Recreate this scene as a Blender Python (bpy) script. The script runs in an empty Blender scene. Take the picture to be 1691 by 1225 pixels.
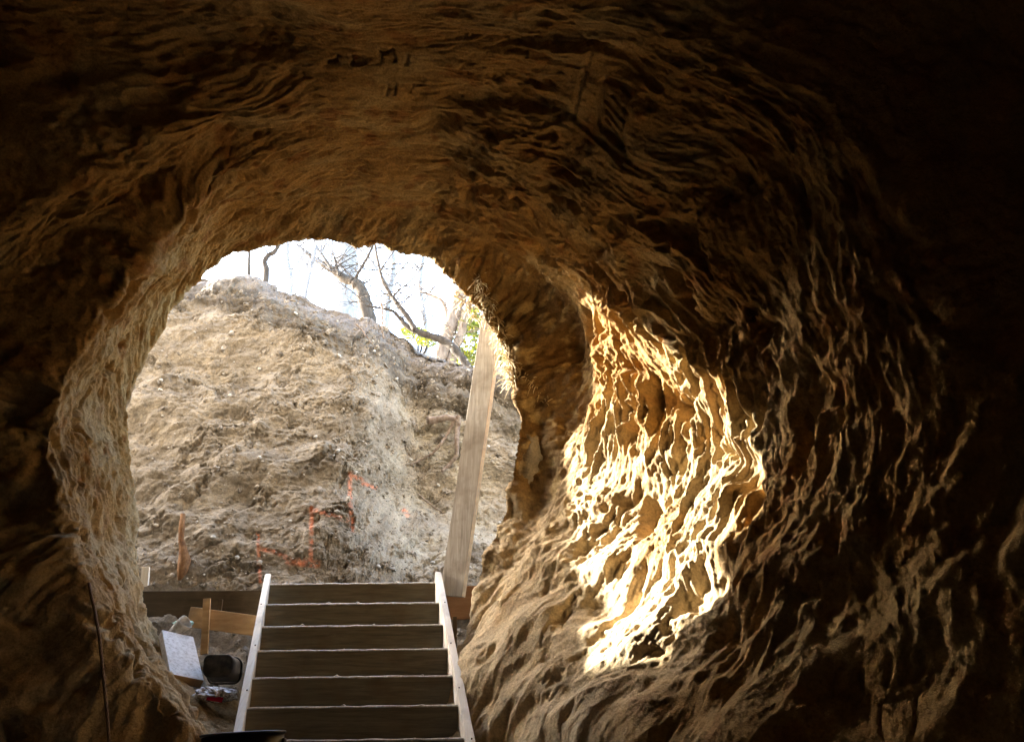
import bpy, bmesh, math, random
import numpy as np
from mathutils import Vector, Matrix
R = math.radians
sc = bpy.context.scene
col = sc.collection

# ------------------------------------------------------------------ camera, sky, sun, exposure
FPX, CU, CV, PITCH = 1400.0, 845.5, 612.5, R(23)
cam_d = bpy.data.cameras.new('camera')
cam = bpy.data.objects.new('camera', cam_d); col.objects.link(cam)
cam.location = (0, 0, 0); cam.rotation_euler = (R(90) + PITCH, 0, 0)
cam_d.sensor_width = 36; cam_d.lens = 36 * FPX / 1691
cam_d.clip_start = .05; cam_d.clip_end = 2000
sc.camera = cam

SUN_AZ, SUN_EL = R(-66), R(25)          # azimuth from +Y towards +X
SUN = Vector((math.sin(SUN_AZ) * math.cos(SUN_EL), math.cos(SUN_AZ) * math.cos(SUN_EL), math.sin(SUN_EL)))
w = bpy.data.worlds.new('World'); sc.world = w; w.use_nodes = True
wn = w.node_tree
sky = wn.nodes.new('ShaderNodeTexSky'); sky.sky_type = 'NISHITA'; sky.sun_disc = False
sky.sun_elevation = SUN_EL; sky.sun_rotation = SUN_AZ
sky.air_density = 1.0; sky.dust_density = 1.8; sky.ozone_density = .6
wn.links.new(sky.outputs[0], wn.nodes['Background'].inputs[0])
wn.nodes['Background'].inputs[1].default_value = .15
sd = bpy.data.lights.new('sun', 'SUN'); sd.energy = 2.8; sd.angle = R(.5); sd.color = (1, .955, .88)
so = bpy.data.objects.new('sun', sd); col.objects.link(so)
so.rotation_euler = SUN.to_track_quat('Z', 'Y').to_euler()
sc.view_settings.view_transform = 'Standard'; sc.view_settings.look = 'None'
sc.view_settings.exposure = 4.25; sc.view_settings.gamma = 1; sc.view_settings.use_curve_mapping = False
sc.cycles.max_bounces = 10; sc.cycles.diffuse_bounces = 6; sc.cycles.transparent_max_bounces = 8
sc.cycles.use_denoising = True
sc.cycles.sample_clamp_indirect = 8

# ------------------------------------------------------------------ helpers
cp, sp = math.cos(PITCH), math.sin(PITCH)
def at(u, v, Y):
    """world point on the vertical plane y = Y seen at photo pixel (u, v)"""
    a = (u - CU) / FPX; b = (CV - v) / FPX
    d = Y / (cp - b * sp)
    return np.array((a * d, Y, d * (sp + b * cp)))
def proj(P):
    P = np.asarray(P); x, y, z = P[..., 0], P[..., 1], P[..., 2]
    d = np.maximum(y * cp + z * sp, 1e-3)
    return CU + FPX * x / d, CV - FPX * (-y * sp + z * cp) / d

_rng = np.random.RandomState(7)
_perm = np.concatenate([_rng.permutation(4096)] * 2).astype(np.int64)
_ang = _rng.rand(4096) * 2 * np.pi
_gx, _gy = np.cos(_ang), np.sin(_ang)
def gn(x, y, seed=0):
    """2-D gradient noise, about -1..1"""
    x = np.asarray(x, float) + seed * 17.31; y = np.asarray(y, float) + seed * 5.77
    xi = np.floor(x).astype(np.int64); yi = np.floor(y).astype(np.int64)
    fx, fy = x - xi, y - yi
    u = fx * fx * fx * (fx * (fx * 6 - 15) + 10); v = fy * fy * fy * (fy * (fy * 6 - 15) + 10)
    def g(ix, iy, dx, dy):
        h = _perm[(_perm[ix & 4095] + iy) & 4095]
        return _gx[h] * dx + _gy[h] * dy
    a = g(xi, yi, fx, fy); b = g(xi + 1, yi, fx - 1, fy)
    c = g(xi, yi + 1, fx, fy - 1); d = g(xi + 1, yi + 1, fx - 1, fy - 1)
    return 1.5 * ((a + (b - a) * u) * (1 - v) + (c + (d - c) * u) * v)
def fbm(x, y, seed=0, oct=4, gain=.5):
    s = 0; a = 1
    for k in range(oct):
        s = s + a * gn(x * 2 ** k, y * 2 ** k, seed + k * 3); a *= gain
    return s
def sstep(a, b, x):
    t = np.clip((x - a) / (b - a), 0, 1); return t * t * (3 - 2 * t)
def ridge(n, k=1.0):
    return np.clip(1 - np.abs(n) * k, 0, 1)
def clods(x, y, size, seed, keep=1.0):
    x = x / size; y = y / size; xi = np.floor(x).astype(np.int64); yi = np.floor(y).astype(np.int64); out = np.zeros_like(x)
    for dx in (-1, 0, 1):
        for dy in (-1, 0, 1):
            h = _perm[(_perm[(xi + dx + seed * 31) & 4095] + yi + dy) & 4095]; h2 = _perm[h]; h3 = _perm[h2 + 1]
            px_, py_ = xi + dx + (h % 97) / 97, yi + dy + (h2 % 89) / 89; rr = .25 + .45 * (h3 % 61) / 61
            ex = 1 + .7 * (h3 % 7) / 7
            d2 = ((x - px_) / ex) ** 2 + ((y - py_) * ex ** .5) ** 2
            out = np.maximum(out, np.where((h2 % 100) < keep * 100, np.sqrt(np.maximum(rr * rr - d2, 0)), 0))
    return out * size
def seg_dist(u, v, pts):
    d = np.full(np.shape(u), 1e9)
    for (x0, y0), (x1, y1) in zip(pts[:-1], pts[1:]):
        dx, dy = x1 - x0, y1 - y0
        t = np.clip(((u - x0) * dx + (v - y0) * dy) / max(dx * dx + dy * dy, 1e-9), 0, 1)
        d = np.minimum(d, np.hypot(u - x0 - t * dx, v - y0 - t * dy))
    return d

def tag(o, label=None, cat=None, group=None, kind=None):
    if label: o['label'] = label
    if cat: o['category'] = cat
    if group: o['group'] = group
    if kind: o['kind'] = kind
    return o
def link(name, me, m, parent=None):
    o = bpy.data.objects.new(name, me); col.objects.link(o)
    if m: me.materials.append(m)
    if parent:
        o.parent = parent
    return o
def empty(name, loc, label, cat, group=None):
    o = bpy.data.objects.new(name, None); col.objects.link(o); o.location = loc
    o.empty_display_size = .1
    return tag(o, label, cat, group)
def grid_mesh(name, P, attrs=None, smooth=True, closed=False, flip=False):
    nr, nc = P.shape[:2]
    me = bpy.data.meshes.new(name)
    me.vertices.add(nr * nc); me.vertices.foreach_set('co', P.reshape(-1).astype(np.float32))
    i = np.arange(nr - 1)[:, None]; cc = nc if closed else nc - 1
    j = np.arange(cc)[None, :]; j2 = (j + 1) % nc
    q = np.stack([i * nc + j, i * nc + j2, (i + 1) * nc + j2, (i + 1) * nc + j], -1).reshape(-1, 4)
    if flip: q = q[:, ::-1]
    n = len(q)
    me.loops.add(n * 4); me.loops.foreach_set('vertex_index', q.reshape(-1).astype(np.int32))
    me.polygons.add(n); me.polygons.foreach_set('loop_start', (np.arange(n) * 4).astype(np.int32))
    me.update(calc_edges=True)
    me.polygons.foreach_set('use_smooth', np.full(n, smooth)); 
    for k, A in (attrs or {}).items():
        if A.ndim == P.ndim:
            at_ = me.attributes.new(k, 'FLOAT_COLOR', 'POINT')
            c4 = np.ones((nr * nc, 4), np.float32); c4[:, :3] = A.reshape(-1, 3)
            at_.data.foreach_set('color', c4.reshape(-1))
        else:
            at_ = me.attributes.new(k, 'FLOAT', 'POINT'); at_.data.foreach_set('value', A.reshape(-1).astype(np.float32))
    me.validate()
    return me
def normals(P, closed=False):
    du = np.gradient(P, axis=0)
    dv = (np.roll(P, -1, 1) - np.roll(P, 1, 1)) if closed else np.gradient(P, axis=1)
    n = np.cross(du, dv); return n / (np.linalg.norm(n, axis=-1, keepdims=True) + 1e-9)

class MB:
    """collects boxes, tubes and free faces, then links ONE mesh object"""
    def __init__(s): s.bm = bmesh.new()
    def box(s, size, M=Matrix(), bev=0.0, seg=2, subdiv=0):
        r = bmesh.ops.create_cube(s.bm, size=1, matrix=M @ Matrix.Diagonal((*size, 1)))
        vs = r['verts']
        if bev:
            es = list({e for v in vs for e in v.link_edges})
            bmesh.ops.bevel(s.bm, geom=es, offset=bev, segments=seg, affect='EDGES', profile=.6)
        return s
    def tube(s, pts, radii, n=8, cap=True):
        pts = [Vector(p) for p in pts]; rings = []
        up = Vector((.31, .2, .93)); 
        for i, p in enumerate(pts):
            t = (pts[min(i + 1, len(pts) - 1)] - pts[max(i - 1, 0)]).normalized()
            a = t.cross(up)
            if a.length < 1e-3: a = t.cross(Vector((1, 0, 0)))
            a.normalize(); b = t.cross(a); up = a.cross(t)
            r = radii[i] if hasattr(radii, '__len__') else radii
            rings.append([s.bm.verts.new(p + (a * math.cos(k * 2 * math.pi / n) + b * math.sin(k * 2 * math.pi / n)) * r) for k in range(n)])
        for A, B in zip(rings[:-1], rings[1:]):
            for k in range(n): s.bm.faces.new((A[k], A[(k + 1) % n], B[(k + 1) % n], B[k]))
        if cap and n > 2:
            s.bm.faces.new(rings[0][::-1]); s.bm.faces.new(rings[-1])
        return s
    def build(s, name, m, parent=None, smooth=False):
        bmesh.ops.recalc_face_normals(s.bm, faces=s.bm.faces)
        me = bpy.data.meshes.new(name); s.bm.to_mesh(me); s.bm.free()
        for p in me.polygons: p.use_smooth = smooth
        o = link(name, me, m, parent)
        if parent: o.matrix_parent_inverse = Matrix.Translation(parent.location).inverted() if parent.type == 'EMPTY' else Matrix()
        return o

# ------------------------------------------------------------------ materials
def mat(name, base=(.5, .5, .5), rough=.85, spec=.25):
    m = bpy.data.materials.new(name); m.use_nodes = True
    b = m.node_tree.nodes['Principled BSDF']
    b.inputs['Base Color'].default_value = (*base, 1); b.inputs['Roughness'].default_value = rough
    b.inputs['Specular IOR Level'].default_value = spec
    return m, m.node_tree, b
def N(nt, t, **kw):
    n = nt.nodes.new(t)
    for k, v in kw.items():
        if k in n.inputs: n.inputs[k].default_value = v
        else: setattr(n, k, v)
    return n
def coords(nt, scale=(1, 1, 1), out='Object', rot=(0, 0, 0)):
    tc = nt.nodes.new('ShaderNodeTexCoord'); mp = nt.nodes.new('ShaderNodeMapping')
    mp.inputs['Scale'].default_value = scale; mp.inputs['Rotation'].default_value = rot
    nt.links.new(tc.outputs[out], mp.inputs[0]); return mp.outputs[0]
def ramp(nt, fac, stops):
    r = nt.nodes.new('ShaderNodeValToRGB'); e = r.color_ramp.elements
    while len(e) < len(stops): e.new(.5)
    for k, (p, c) in enumerate(stops):
        e[k].position = p; e[k].color = (*c, 1) if len(c) == 3 else c
    nt.links.new(fac, r.inputs[0]); return r.outputs[0]
def mix(nt, a, b, fac, mode='MIX'):
    n = nt.nodes.new('ShaderNodeMix'); n.data_type = 'RGBA'; n.blend_type = mode
    for sock, val in ((n.inputs[0], fac), (n.inputs[6], a), (n.inputs[7], b)):
        if hasattr(val, 'is_output'): nt.links.new(val, sock)
        elif isinstance(val, (int, float)): sock.default_value = val
        else: sock.default_value = (*val, 1)
    return n.outputs[2]
def bump(nt, b, heights, dist=.01, strength=.6):
    prev = None
    for h, dd, st in heights:
        n = N(nt, 'ShaderNodeBump'); n.inputs['Distance'].default_value = dd; n.inputs['Strength'].default_value = st
        nt.links.new(h, n.inputs['Height'])
        if prev: nt.links.new(prev, n.inputs['Normal'])
        prev = n.outputs[0]
    nt.links.new(prev, b.inputs['Normal'])
def noise(nt, vec, scale, detail=6, rough=.6, dist=0):
    n = N(nt, 'ShaderNodeTexNoise'); n.inputs['Scale'].default_value = scale; n.inputs['Detail'].default_value = detail
    n.inputs['Roughness'].default_value = rough; n.inputs['Distortion'].default_value = dist
    nt.links.new(vec, n.inputs['Vector']); return n.outputs['Fac']

def earth_mat(name, bump_scale=1.0, rough=.95, tint=(1, 1, 1)):
    """soil or rock whose large colour zones come from the mesh attribute 'soil'"""
    m, nt, b = mat(name, rough=rough, spec=.12)
    a = N(nt, 'ShaderNodeAttribute'); a.attribute_name = 'soil'
    v = coords(nt)
    n1 = noise(nt, v, 9, 8, .65); n2 = noise(nt, v, 60, 5, .7)
    c = mix(nt, a.outputs['Color'], ramp(nt, n1, [(.25, (.55, .55, .55)), (.5, (.95, .95, .95)), (.75, (1.3, 1.27, 1.2))]), .8, 'MULTIPLY')
    c = mix(nt, c, ramp(nt, n2, [(.3, (.5, .5, .5)), (.6, (1.15, 1.15, 1.15))]), .7, 'MULTIPLY')
    nt.links.new(c, b.inputs['Base Color'])
    bump(nt, b, [(noise(nt, v, 14, 9, .7, .3), .03 * bump_scale, .7), (noise(nt, v, 55, 6, .7), .012 * bump_scale, .8), (noise(nt, v, 180, 3, .6), .004 * bump_scale, .8)])
    return m
def wood_mat(name, ca, cb, grain=(2, 30, 30), rough=.75, stain=None, rot=(0, 0, 0)):
    m, nt, b = mat(name, rough=rough, spec=.25)
    v = coords(nt, grain, rot=rot); g = noise(nt, v, 1.6, 8, .65, .8)
    c = ramp(nt, g, [(.3, ca), (.7, cb)])
    v2 = coords(nt); s_ = noise(nt, v2, 4, 6, .6)
    if stain: c = mix(nt, c, stain, ramp(nt, s_, [(.5, (0, 0, 0)), (.72, (.8, .8, .8))]))
    nt.links.new(c, b.inputs['Base Color'])
    bump(nt, b, [(g, .004, .5), (noise(nt, v2, 120, 3), .001, .5)])
    return m

M_rock = earth_mat('sandstone', .85)
M_soil = earth_mat('excavated_earth', .6)
M_floor = earth_mat('trodden_earth', 1.0)

# ------------------------------------------------------------------ the cave
# cross-sections of the tunnel: distance along the axis, centre (x, z), outline points
P_ = lambda Y, L: [at(u, v, Y)[[0, 2]] for u, v in L]
W_ = lambda L: [np.array(p, float) for p in L]
SECT = [
 (6.60, (-1.37, 2.32), P_(6.6, [(232,1010),(235,960),(226,850),(214,760),(212,690),(228,615),(250,565),(285,505),(330,452),(385,420),(430,408),(490,391),(570,402),(640,404),(700,425),(735,450),(790,505),(825,565),(845,620),(857,690),(850,760),(832,850),(800,920),(780,985),(772,1060),(700,1130),(500,1150),(300,1120)])),
 (6.45, (-1.35, 2.30), P_(6.45, [(222,1010),(226,960),(214,850),(200,760),(198,690),(214,610),(236,555),(272,492),(320,436),(378,402),(430,388),(490,372),(570,376),(640,380),(712,402),(775,425),(865,465),(932,525),(966,590),(962,655),(938,720),(928,780),(905,850),(860,915),(815,985),(790,1060),(700,1150),(500,1170),(300,1130)])),
 (6.30, (-1.32, 2.27), P_(6.3, [(220,1030),(216,960),(200,850),(186,760),(184,690),(200,610),(226,545),(278,470),(335,412),(385,378),(430,364),(500,350),(570,350),(640,356),(720,376),(810,402),(898,455),(962,520),(990,592),(982,660),(950,740),(938,800),(908,865),(868,925),(822,995),(792,1070),(700,1165),(500,1190),(305,1145)])),
 (6.00, (-1.25, 2.2), P_(6.0, [(215,1060),(190,950),(165,800),(150,700),(165,610),(215,510),(290,420),(365,352),(430,328),(570,312),(680,325),(790,360),(900,422),(972,502),(1008,594),(1012,695),(985,790),(940,870),(885,915),(822,1000),(784,1090),(700,1200),(500,1230),(330,1170)])),
 (5.30, (-1.05, 1.95), P_(5.3, [(400,1320),(330,1212),(250,1125),(170,1040),(120,900),(92,800),(84,730),(110,630),(190,490),(290,370),(400,275),(500,240),(600,232),(700,245),(830,300),(960,395),(1070,500),(1130,620),(1148,720),(1130,820),(1080,930),(1000,1015),(908,1105),(838,1215),(822,1330),(600,1390)])),
 (5.12, (-1.02, 1.88), P_(5.12, [(240,1390),(120,1275),(30,1140),(-50,980),(-95,850),(-100,730),(-40,590),(70,425),(230,300),(375,228),(490,206),(615,204),(720,222),(865,285),(1010,392),(1122,510),(1174,630),(1187,730),(1168,830),(1118,945),(1028,1042),(928,1155),(855,1275),(830,1400),(620,1420)])),
 (4.90, (-.98, 1.8), P_(4.9, [(150,1480),(-60,1350),(-200,1180),(-330,980),(-400,840),(-410,730),(-290,570),(-30,400),(175,278),(340,205),(480,180),(620,178),(740,200),(900,270),(1060,390),(1180,520),(1222,640),(1228,740),(1205,840),(1155,960),(1060,1070),(950,1200),(870,1340),(640,1450)])),
 (4.60, (-.92, 1.7), P_(4.6, [(160,1540),(-250,1420),(-480,1200),(-620,1000),(-700,800),(-600,560),(-350,340),(-110,165),(170,85),(440,108),(620,118),(780,138),(960,205),(1130,330),(1255,480),(1305,630),(1300,740),(1275,830),(1240,930),(1190,1050),(1090,1200),(940,1380),(680,1520)])),
 (4.25, (-.88, 1.65), P_(4.25, [(120,1620),(-400,1480),(-750,1200),(-950,950),(-1000,760),(-900,500),(-640,180),(-260,-30),(120,-30),(440,20),(620,48),(800,70),(1010,115),(1225,225),(1350,410),(1395,600),(1400,720),(1385,830),(1360,950),(1310,1080),(1220,1240),(1060,1450),(680,1600)])),
 (3.9, (-.84, 1.6), W_([(-6.0,1.5),(-5.8,.2),(-4.8,-.7),(-1.5,-1.2),(.5,-1.0),(1.4,-.4),(1.75,.15),(1.92,.8),(2.1,1.6),(2.1,2.3),(1.8,3.1),(1.25,3.75),(.3,4.08),(-.7,4.18),(-1.7,4.2),(-2.9,4.35),(-4.5,4.0),(-5.6,2.9)])),
 (3.4, (-.8, 1.5), W_([(-6.4,1.5),(-6.1,0),(-4.9,-1.0),(-1.5,-1.4),(1.2,-1.2),(2.1,-.4),(2.4,.3),(2.8,1.1),(3.2,1.9),(3.1,2.8),(2.5,3.7),(1.6,4.2),(.3,4.3),(-.8,4.3),(-2,4.4),(-3.6,4.3),(-5.1,3.9),(-6.1,2.8)])),
 (2.4, (-.8, 1.4), W_([(-6.2,1.5),(-5.9,0),(-4.5,-1.2),(-1.5,-1.5),(1.8,-1.4),(3.4,-.4),(4.4,1.2),(4.2,2.8),(3.0,4.1),(1.2,4.6),(-.8,4.6),(-3,4.7),(-5,4.0),(-6,2.8)])),
 (-2.5, (-.8, 1.2), W_([(-6,1.2),(-5.4,-.4),(-4,-1.3),(-.8,-1.6),(2.4,-1.3),(4.0,0),(4.4,1.2),(4.0,2.8),(2.4,4.2),(-.8,4.6),(-4,4.1),(-5.5,2.8)])),
 (-9.0, (-.8, 1.0), W_([(-4,1.0),(-.8,-1.2),(2.4,1.0),(-.8,3.6),(-3,2.9),(1.4,2.9),(1.4,-.6),(-3,-.6)])),
]
NT = 1500
TH = -math.pi / 2 + np.arange(NT) / NT * 2 * np.pi        # seam at the bottom
def section_radius(c, L):
    p = np.array([(q[0] - c[0], q[1] - c[1]) for q in L])
    th = np.arctan2(p[:, 1], p[:, 0]); o = np.argsort(th); th = th[o]; p = p[o]
    th = np.concatenate([th - 2 * np.pi, th, th + 2 * np.pi]); p = np.concatenate([p, p, p])
    t = (TH + math.pi) % (2 * np.pi) - math.pi
    # straight chords between the outline points, then rounded off
    k = np.searchsorted(th, t) - 1; A, B = p[k], p[k + 1]
    dx, dy = B[:, 0] - A[:, 0], B[:, 1] - A[:, 1]
    r = (A[:, 0] * dy - A[:, 1] * dx) / (np.cos(t) * dy - np.sin(t) * dx)
    kk = np.exp(-.5 * (np.arange(-40, 41) / 13) ** 2); kk /= kk.sum()
    rr = np.concatenate([r[-40:], r, r[:40]])
    return np.convolve(rr, kk, 'valid')
ys = np.array([s[0] for s in SECT])[::-1]
CX = np.array([s[1][0] for s in SECT])[::-1]; CZ = np.array([s[1][1] for s in SECT])[::-1]
RR = np.array([section_radius(s[1], s[2]) for s in SECT])[::-1]
def herm(y, X, F):
    """monotone-ish cubic through the sections"""
    F = F if F.ndim > 1 else F[:, None]
    h = np.diff(X)[:, None]; dl = np.diff(F, axis=0) / h
    m = np.zeros_like(F); m[0] = dl[0]; m[-1] = dl[-1]
    s_ = dl[:-1] * dl[1:]
    m[1:-1] = np.where(s_ > 0, 2 * s_ / (dl[:-1] + dl[1:] + 1e-12 * np.sign(dl[1:])), 0)
    k = np.clip(np.searchsorted(X, y) - 1, 0, len(X) - 2); hh = h[k]; t = ((y - X[k]) / np.diff(X)[k])[:, None]
    return (F[k] * (1 + 2 * t) * (1 - t) ** 2 + hh * m[k] * t * (1 - t) ** 2 + F[k + 1] * t * t * (3 - 2 * t) + hh * m[k + 1] * t * t * (t - 1))
YS = np.concatenate([np.linspace(-9, 3.2, 70)[:-1], np.linspace(3.2, 6.6, 560)])
RAD = herm(YS, ys, RR); cx = herm(YS, ys, CX)[:, 0]; cz = herm(YS, ys, CZ)[:, 0]
# outward lip and the cliff face outside
lipy = np.array([.03, .055, .075, .085, .09, .10, .12, .15, .18, .2]); lipr = np.array([.01, .03, .06, .1, .16, .3, .7, 1.6, 3.5, 7.])
YS = np.concatenate([YS, 6.6 + lipy]); RAD = np.concatenate([RAD, RAD[-1][None] + lipr[:, None]])
cx = np.concatenate([cx, np.full(10, cx[-1])]); cz = np.concatenate([cz, np.full(10, cz[-1])])
base = np.stack([cx[:, None] + RAD * np.cos(TH), np.repeat(YS[:, None], NT, 1), cz[:, None] + RAD * np.sin(TH)], -1)
nrm = normals(base, True)
inward = np.stack([cx[:, None] - base[..., 0], np.zeros_like(RAD), cz[:, None] - base[..., 2]], -1)
sg = np.sign((nrm * inward).sum(-1)); sg[sg == 0] = 1
nrm = nrm * np.sign(np.median(sg[:560]))
A_ = np.repeat((TH * 2.25)[None], len(YS), 0); Y_ = base[..., 1]
U_, V_ = proj(base)
up = np.repeat(np.sin(TH)[None], len(YS), 0); rt = np.repeat(np.cos(TH)[None], len(YS), 0)
right = sstep(.1, .5, rt); left = sstep(.1, .5, -rt); ceil = sstep(.55, .9, up); low = sstep(-.2, -.7, up)
# domain warp, then tool-mark ridges running along the arc
wa = .20 * gn(A_ / .7, Y_ / .45, 1); wy = .10 * gn(A_ / .7, Y_ / .6, 2) + .010 * gn(A_ / .22, Y_ / .16, 3)
a1, y1 = A_ + wa, Y_ + wy + .03 * A_ * (right - left)
big = fbm(A_ / .9, Y_ / .9, 11, 3)
pock = fbm(a1 / .42, y1 / .19, 21, 4)
n1 = gn(a1 / .60, y1 / .125, 31) + .07 * gn(a1 / .1, y1 / .05, 32); n2 = gn(a1 / .34, y1 / .058, 33) + .08 * gn(a1 / .07, y1 / .03, 34)
n3 = gn(a1 / .20, y1 / .028, 35); n4 = gn(a1 / .11, y1 / .015, 36)
r1 = ridge(n1, 1.15) ** 2; r2 = ridge(n2, 1.2) ** 2; r3 = ridge(n3, 1.3) ** 1.8; r4 = ridge(n4, 1.4) ** 1.6
wall = np.clip(right + left, 0, 1)
where = .25 + .75 * sstep(-.45, .5, fbm(A_ / .7, Y_ / .5, 37, 2))
foot = low * right; foot2 = sstep(-.05, -.45, up) * right; footk = sstep(-.48, -.75, up) * right
flute = right * sstep(4.3, 4.7, Y_) * sstep(6.4, 6.0, Y_) * sstep(-.45, -.1, up) * sstep(.75, .45, up)
k_ = where * (1 - .88 * footk) * (1 - .1 * left) * (1 + .55 * flute) * (.25 + .75 * sstep(4.5, 5.1, Y_))
disp = .075 * big + k_ * ((.004 + .034 * wall + .016 * flute) * r1 + (.004 + .013 * wall + .007 * flute) * r2) + ((.005 + .003 * wall) * r3 + .0035 * r4) * (1 - .6 * foot2)
scoop = clods(a1 / 2.3, y1, .10, 5, .75) * .40 + clods(a1 / 2.1 + .3, y1 + .4 * a1, .052, 6, .8) * .40 + clods(a1 / 1.6, y1 - .2 * a1, .026, 7, .8) * .35
disp -= scoop * (.22 + .78 * wall) * (1 - .9 * footk) * (1 - .4 * flute) * (1 - .45 * left)
disp -= (.070 + .03 * flute) * sstep(.12, .75, pock) * wall * (1 - .7 * foot2) + .014 * sstep(.15, .7, pock)
disp -= .025 * sstep(.25, .6, gn(a1 / .26, y1 / .10, 39)) * wall * (1 - .6 * foot2)
# thin chisel scratches on the roof, soft slanting folds on the foot of the right wall
disp -= ceil * (.007 * sstep(.2, .6, gn(a1 / .3, y1 / .05, 44)) + .006 * sstep(.25, .6, gn(a1 / .16, y1 / .022, 45)))
scr = np.abs(gn((a1 + .5 * y1) / .5, (y1 - .2 * a1) / .05, 48)); disp -= .010 * sstep(.10, .0, scr) * sstep(-.1, .4, gn(A_ / .3, Y_ / .25, 49)) * (1 - .8 * foot2)
disp += foot2 * (.06 * gn(a1 / .5, (y1 + .4 * A_) / .26, 46) + .016 * ridge(gn(a1 / .4, (y1 + .35 * A_) / .13, 47), 1.2) ** 2)
disp *= .5 + .5 * sstep(3.5, 4.3, Y_)
disp += .008 * (1 - .45 * foot2) * fbm(A_ / .10, Y_ / .07, 41, 5, .6) + .004 * np.abs(gn(A_ / .03, Y_ / .02, 42))
mouth = sstep(6.05, 6.4, Y_)
disp = disp * (1 - .72 * mouth) + mouth * (.05 * fbm(base[..., 0] / .3 + .3 * wa + Y_ / .45, base[..., 2] / .42 + Y_ / .3, 43, 7, .6))
fade = np.ones_like(YS); fade[-10:] = np.linspace(.9, .3, 10)
disp *= fade[:, None]
calm = np.maximum(sstep(120, 70, np.hypot((U_ - 1020) / 1.05, V_ - 168)), np.maximum(sstep(1.3, .7, np.hypot((U_ - 1455) / 110, (V_ - 1130) / 85)), sstep(1.3, .7, np.hypot((U_ - 620) / 110, (V_ - 110) / 60)) * .7)) * (Y_ > 2)
disp = disp * (1 - .6 * calm) + .045 * big * calm
# single pits, holes and carved marks seen in the photo
def pit(u, v, du, dv, depth, ang=0):
    ca, sa = math.cos(ang), math.sin(ang)
    x = ((U_ - u) * ca + (V_ - v) * sa) / du; y = (-(U_ - u) * sa + (V_ - v) * ca) / dv
    global disp
    disp = disp - depth * (1 - sstep(.35, 1.15, np.hypot(x, y))) * (Y_ > 2)
pit(722, 203, 42, 20, .14, .1); pit(1072, 862, 22, 42, .10, .1); pit(1232, 775, 30, 45, .10, -.2); pit(1180, 700, 25, 60, .07, .1)
pit(1100, 650, 22, 60, .06, -.3); pit(1010, 660, 22, 55, .06); pit(1060, 730, 18, 40, .05); pit(885, 775, 38, 75, .09); pit(1130, 985, 28, 22, .05)
def carve(pts, wpx, depth):
    global disp
    d = seg_dist(U_, V_, pts)
    disp = disp - 1.25 * depth * (1 - sstep(wpx * .4, wpx, d)) * (Y_ > 2)
for pts, wd, dp in [
    ([(978, 70), (945, 195)], 7, .02), ([(985, 73), (1040, 100), (1090, 145)], 10, .04), ([(945, 195), (1000, 240), (1030, 265)], 6, .02),
    ([(997, 135), (992, 205), (1025, 240)], 6, .025), ([(1003, 130), (1030, 140), (1045, 155)], 7, .03), ([(1000, 215), (1030, 245)], 8, .03),
    ([(1003, 165), (1035, 200)], 4, .02), ([(1003, 180), (1030, 215)], 4, .02), ([(1003, 195), (1025, 228)], 4, .02), ([(1015, 155), (1040, 185)], 4, .02), ([(1040, 150), (1025, 240)], 5, .015),
    ([(848, 54), (878, 70)], 4, .02), ([(850, 57), (876, 74)], 3, .02), ([(842, 78), (870, 88)], 4, .02), ([(870, 85), (871, 94)], 3, .02),
    ([(850, 15), (852, 28)], 3, .015), ([(846, 18), (848, 24)], 4, .015),
    ([(545, 97), (558, 96), (559, 89)], 4, .025), ([(583, 88), (600, 91)], 4, .025), ([(586, 98), (606, 96)], 5, .025), ([(583, 88), (584, 97)], 4, .02),
    ([(627, 83), (631, 98)], 4, .025), ([(646, 83), (652, 98)], 4, .025), ([(629, 88), (648, 86)], 3, .02), ([(673, 92), (671, 106)], 4, .025),
    ([(643, 132), (641, 150)], 3, .02), ([(655, 132), (654, 151)], 3, .02), ([(642, 141), (656, 141)], 3, .015), ([(672, 138), (678, 150), (683, 138)], 3, .012), ([(688, 140), (698, 140)], 3, .012),
    ([(1392, 1094), (1380, 1095), (1372, 1125), (1375, 1143), (1388, 1140)], 6, .016), ([(1400, 1145), (1408, 1100), (1418, 1103), (1424, 1135)], 6, .016), ([(1402, 1125), (1420, 1125)], 5, .012),
    ([(1470, 1085), (1462, 1130)], 7, .014), ([(1495, 1075), (1488, 1125)], 6, .014), ([(1515, 1070), (1520, 1100), (1508, 1120)], 7, .014), ([(1536, 1105), (1530, 1128)], 6, .012),
    ([(1452, 1160), (1515, 1143)], 4, .008), ([(1452, 1160), (1455, 1215)], 4, .008), ([(1432, 1150), (1430, 1180)], 4, .008), ([(1512, 1145), (1512, 1215)], 4, .008),
]: carve(pts, wd, dp)
cave = base + nrm * disp[..., None]
# rock colour: ochre sandstone, rusty stains, low dust paled to brighten the sunlit wall
t1 = fbm(A_ / .8, Y_ / .5, 51, 4); t2 = fbm(A_ / .25, Y_ / .2, 61, 3)
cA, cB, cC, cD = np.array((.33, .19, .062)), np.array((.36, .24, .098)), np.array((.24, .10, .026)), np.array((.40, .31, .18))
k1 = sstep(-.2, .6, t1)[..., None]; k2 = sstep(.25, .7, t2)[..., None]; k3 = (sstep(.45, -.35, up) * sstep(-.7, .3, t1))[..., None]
soil = cA * (1 - k1) + cB * k1; soil = soil * (1 - .6 * k2) + cC * .6 * k2; k3 = k3 * (1 - .6 * left[..., None]) * sstep(4.1, 5.0, Y_)[..., None]; soil = soil * (1 - .75 * k3) + cD * .75 * k3
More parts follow.
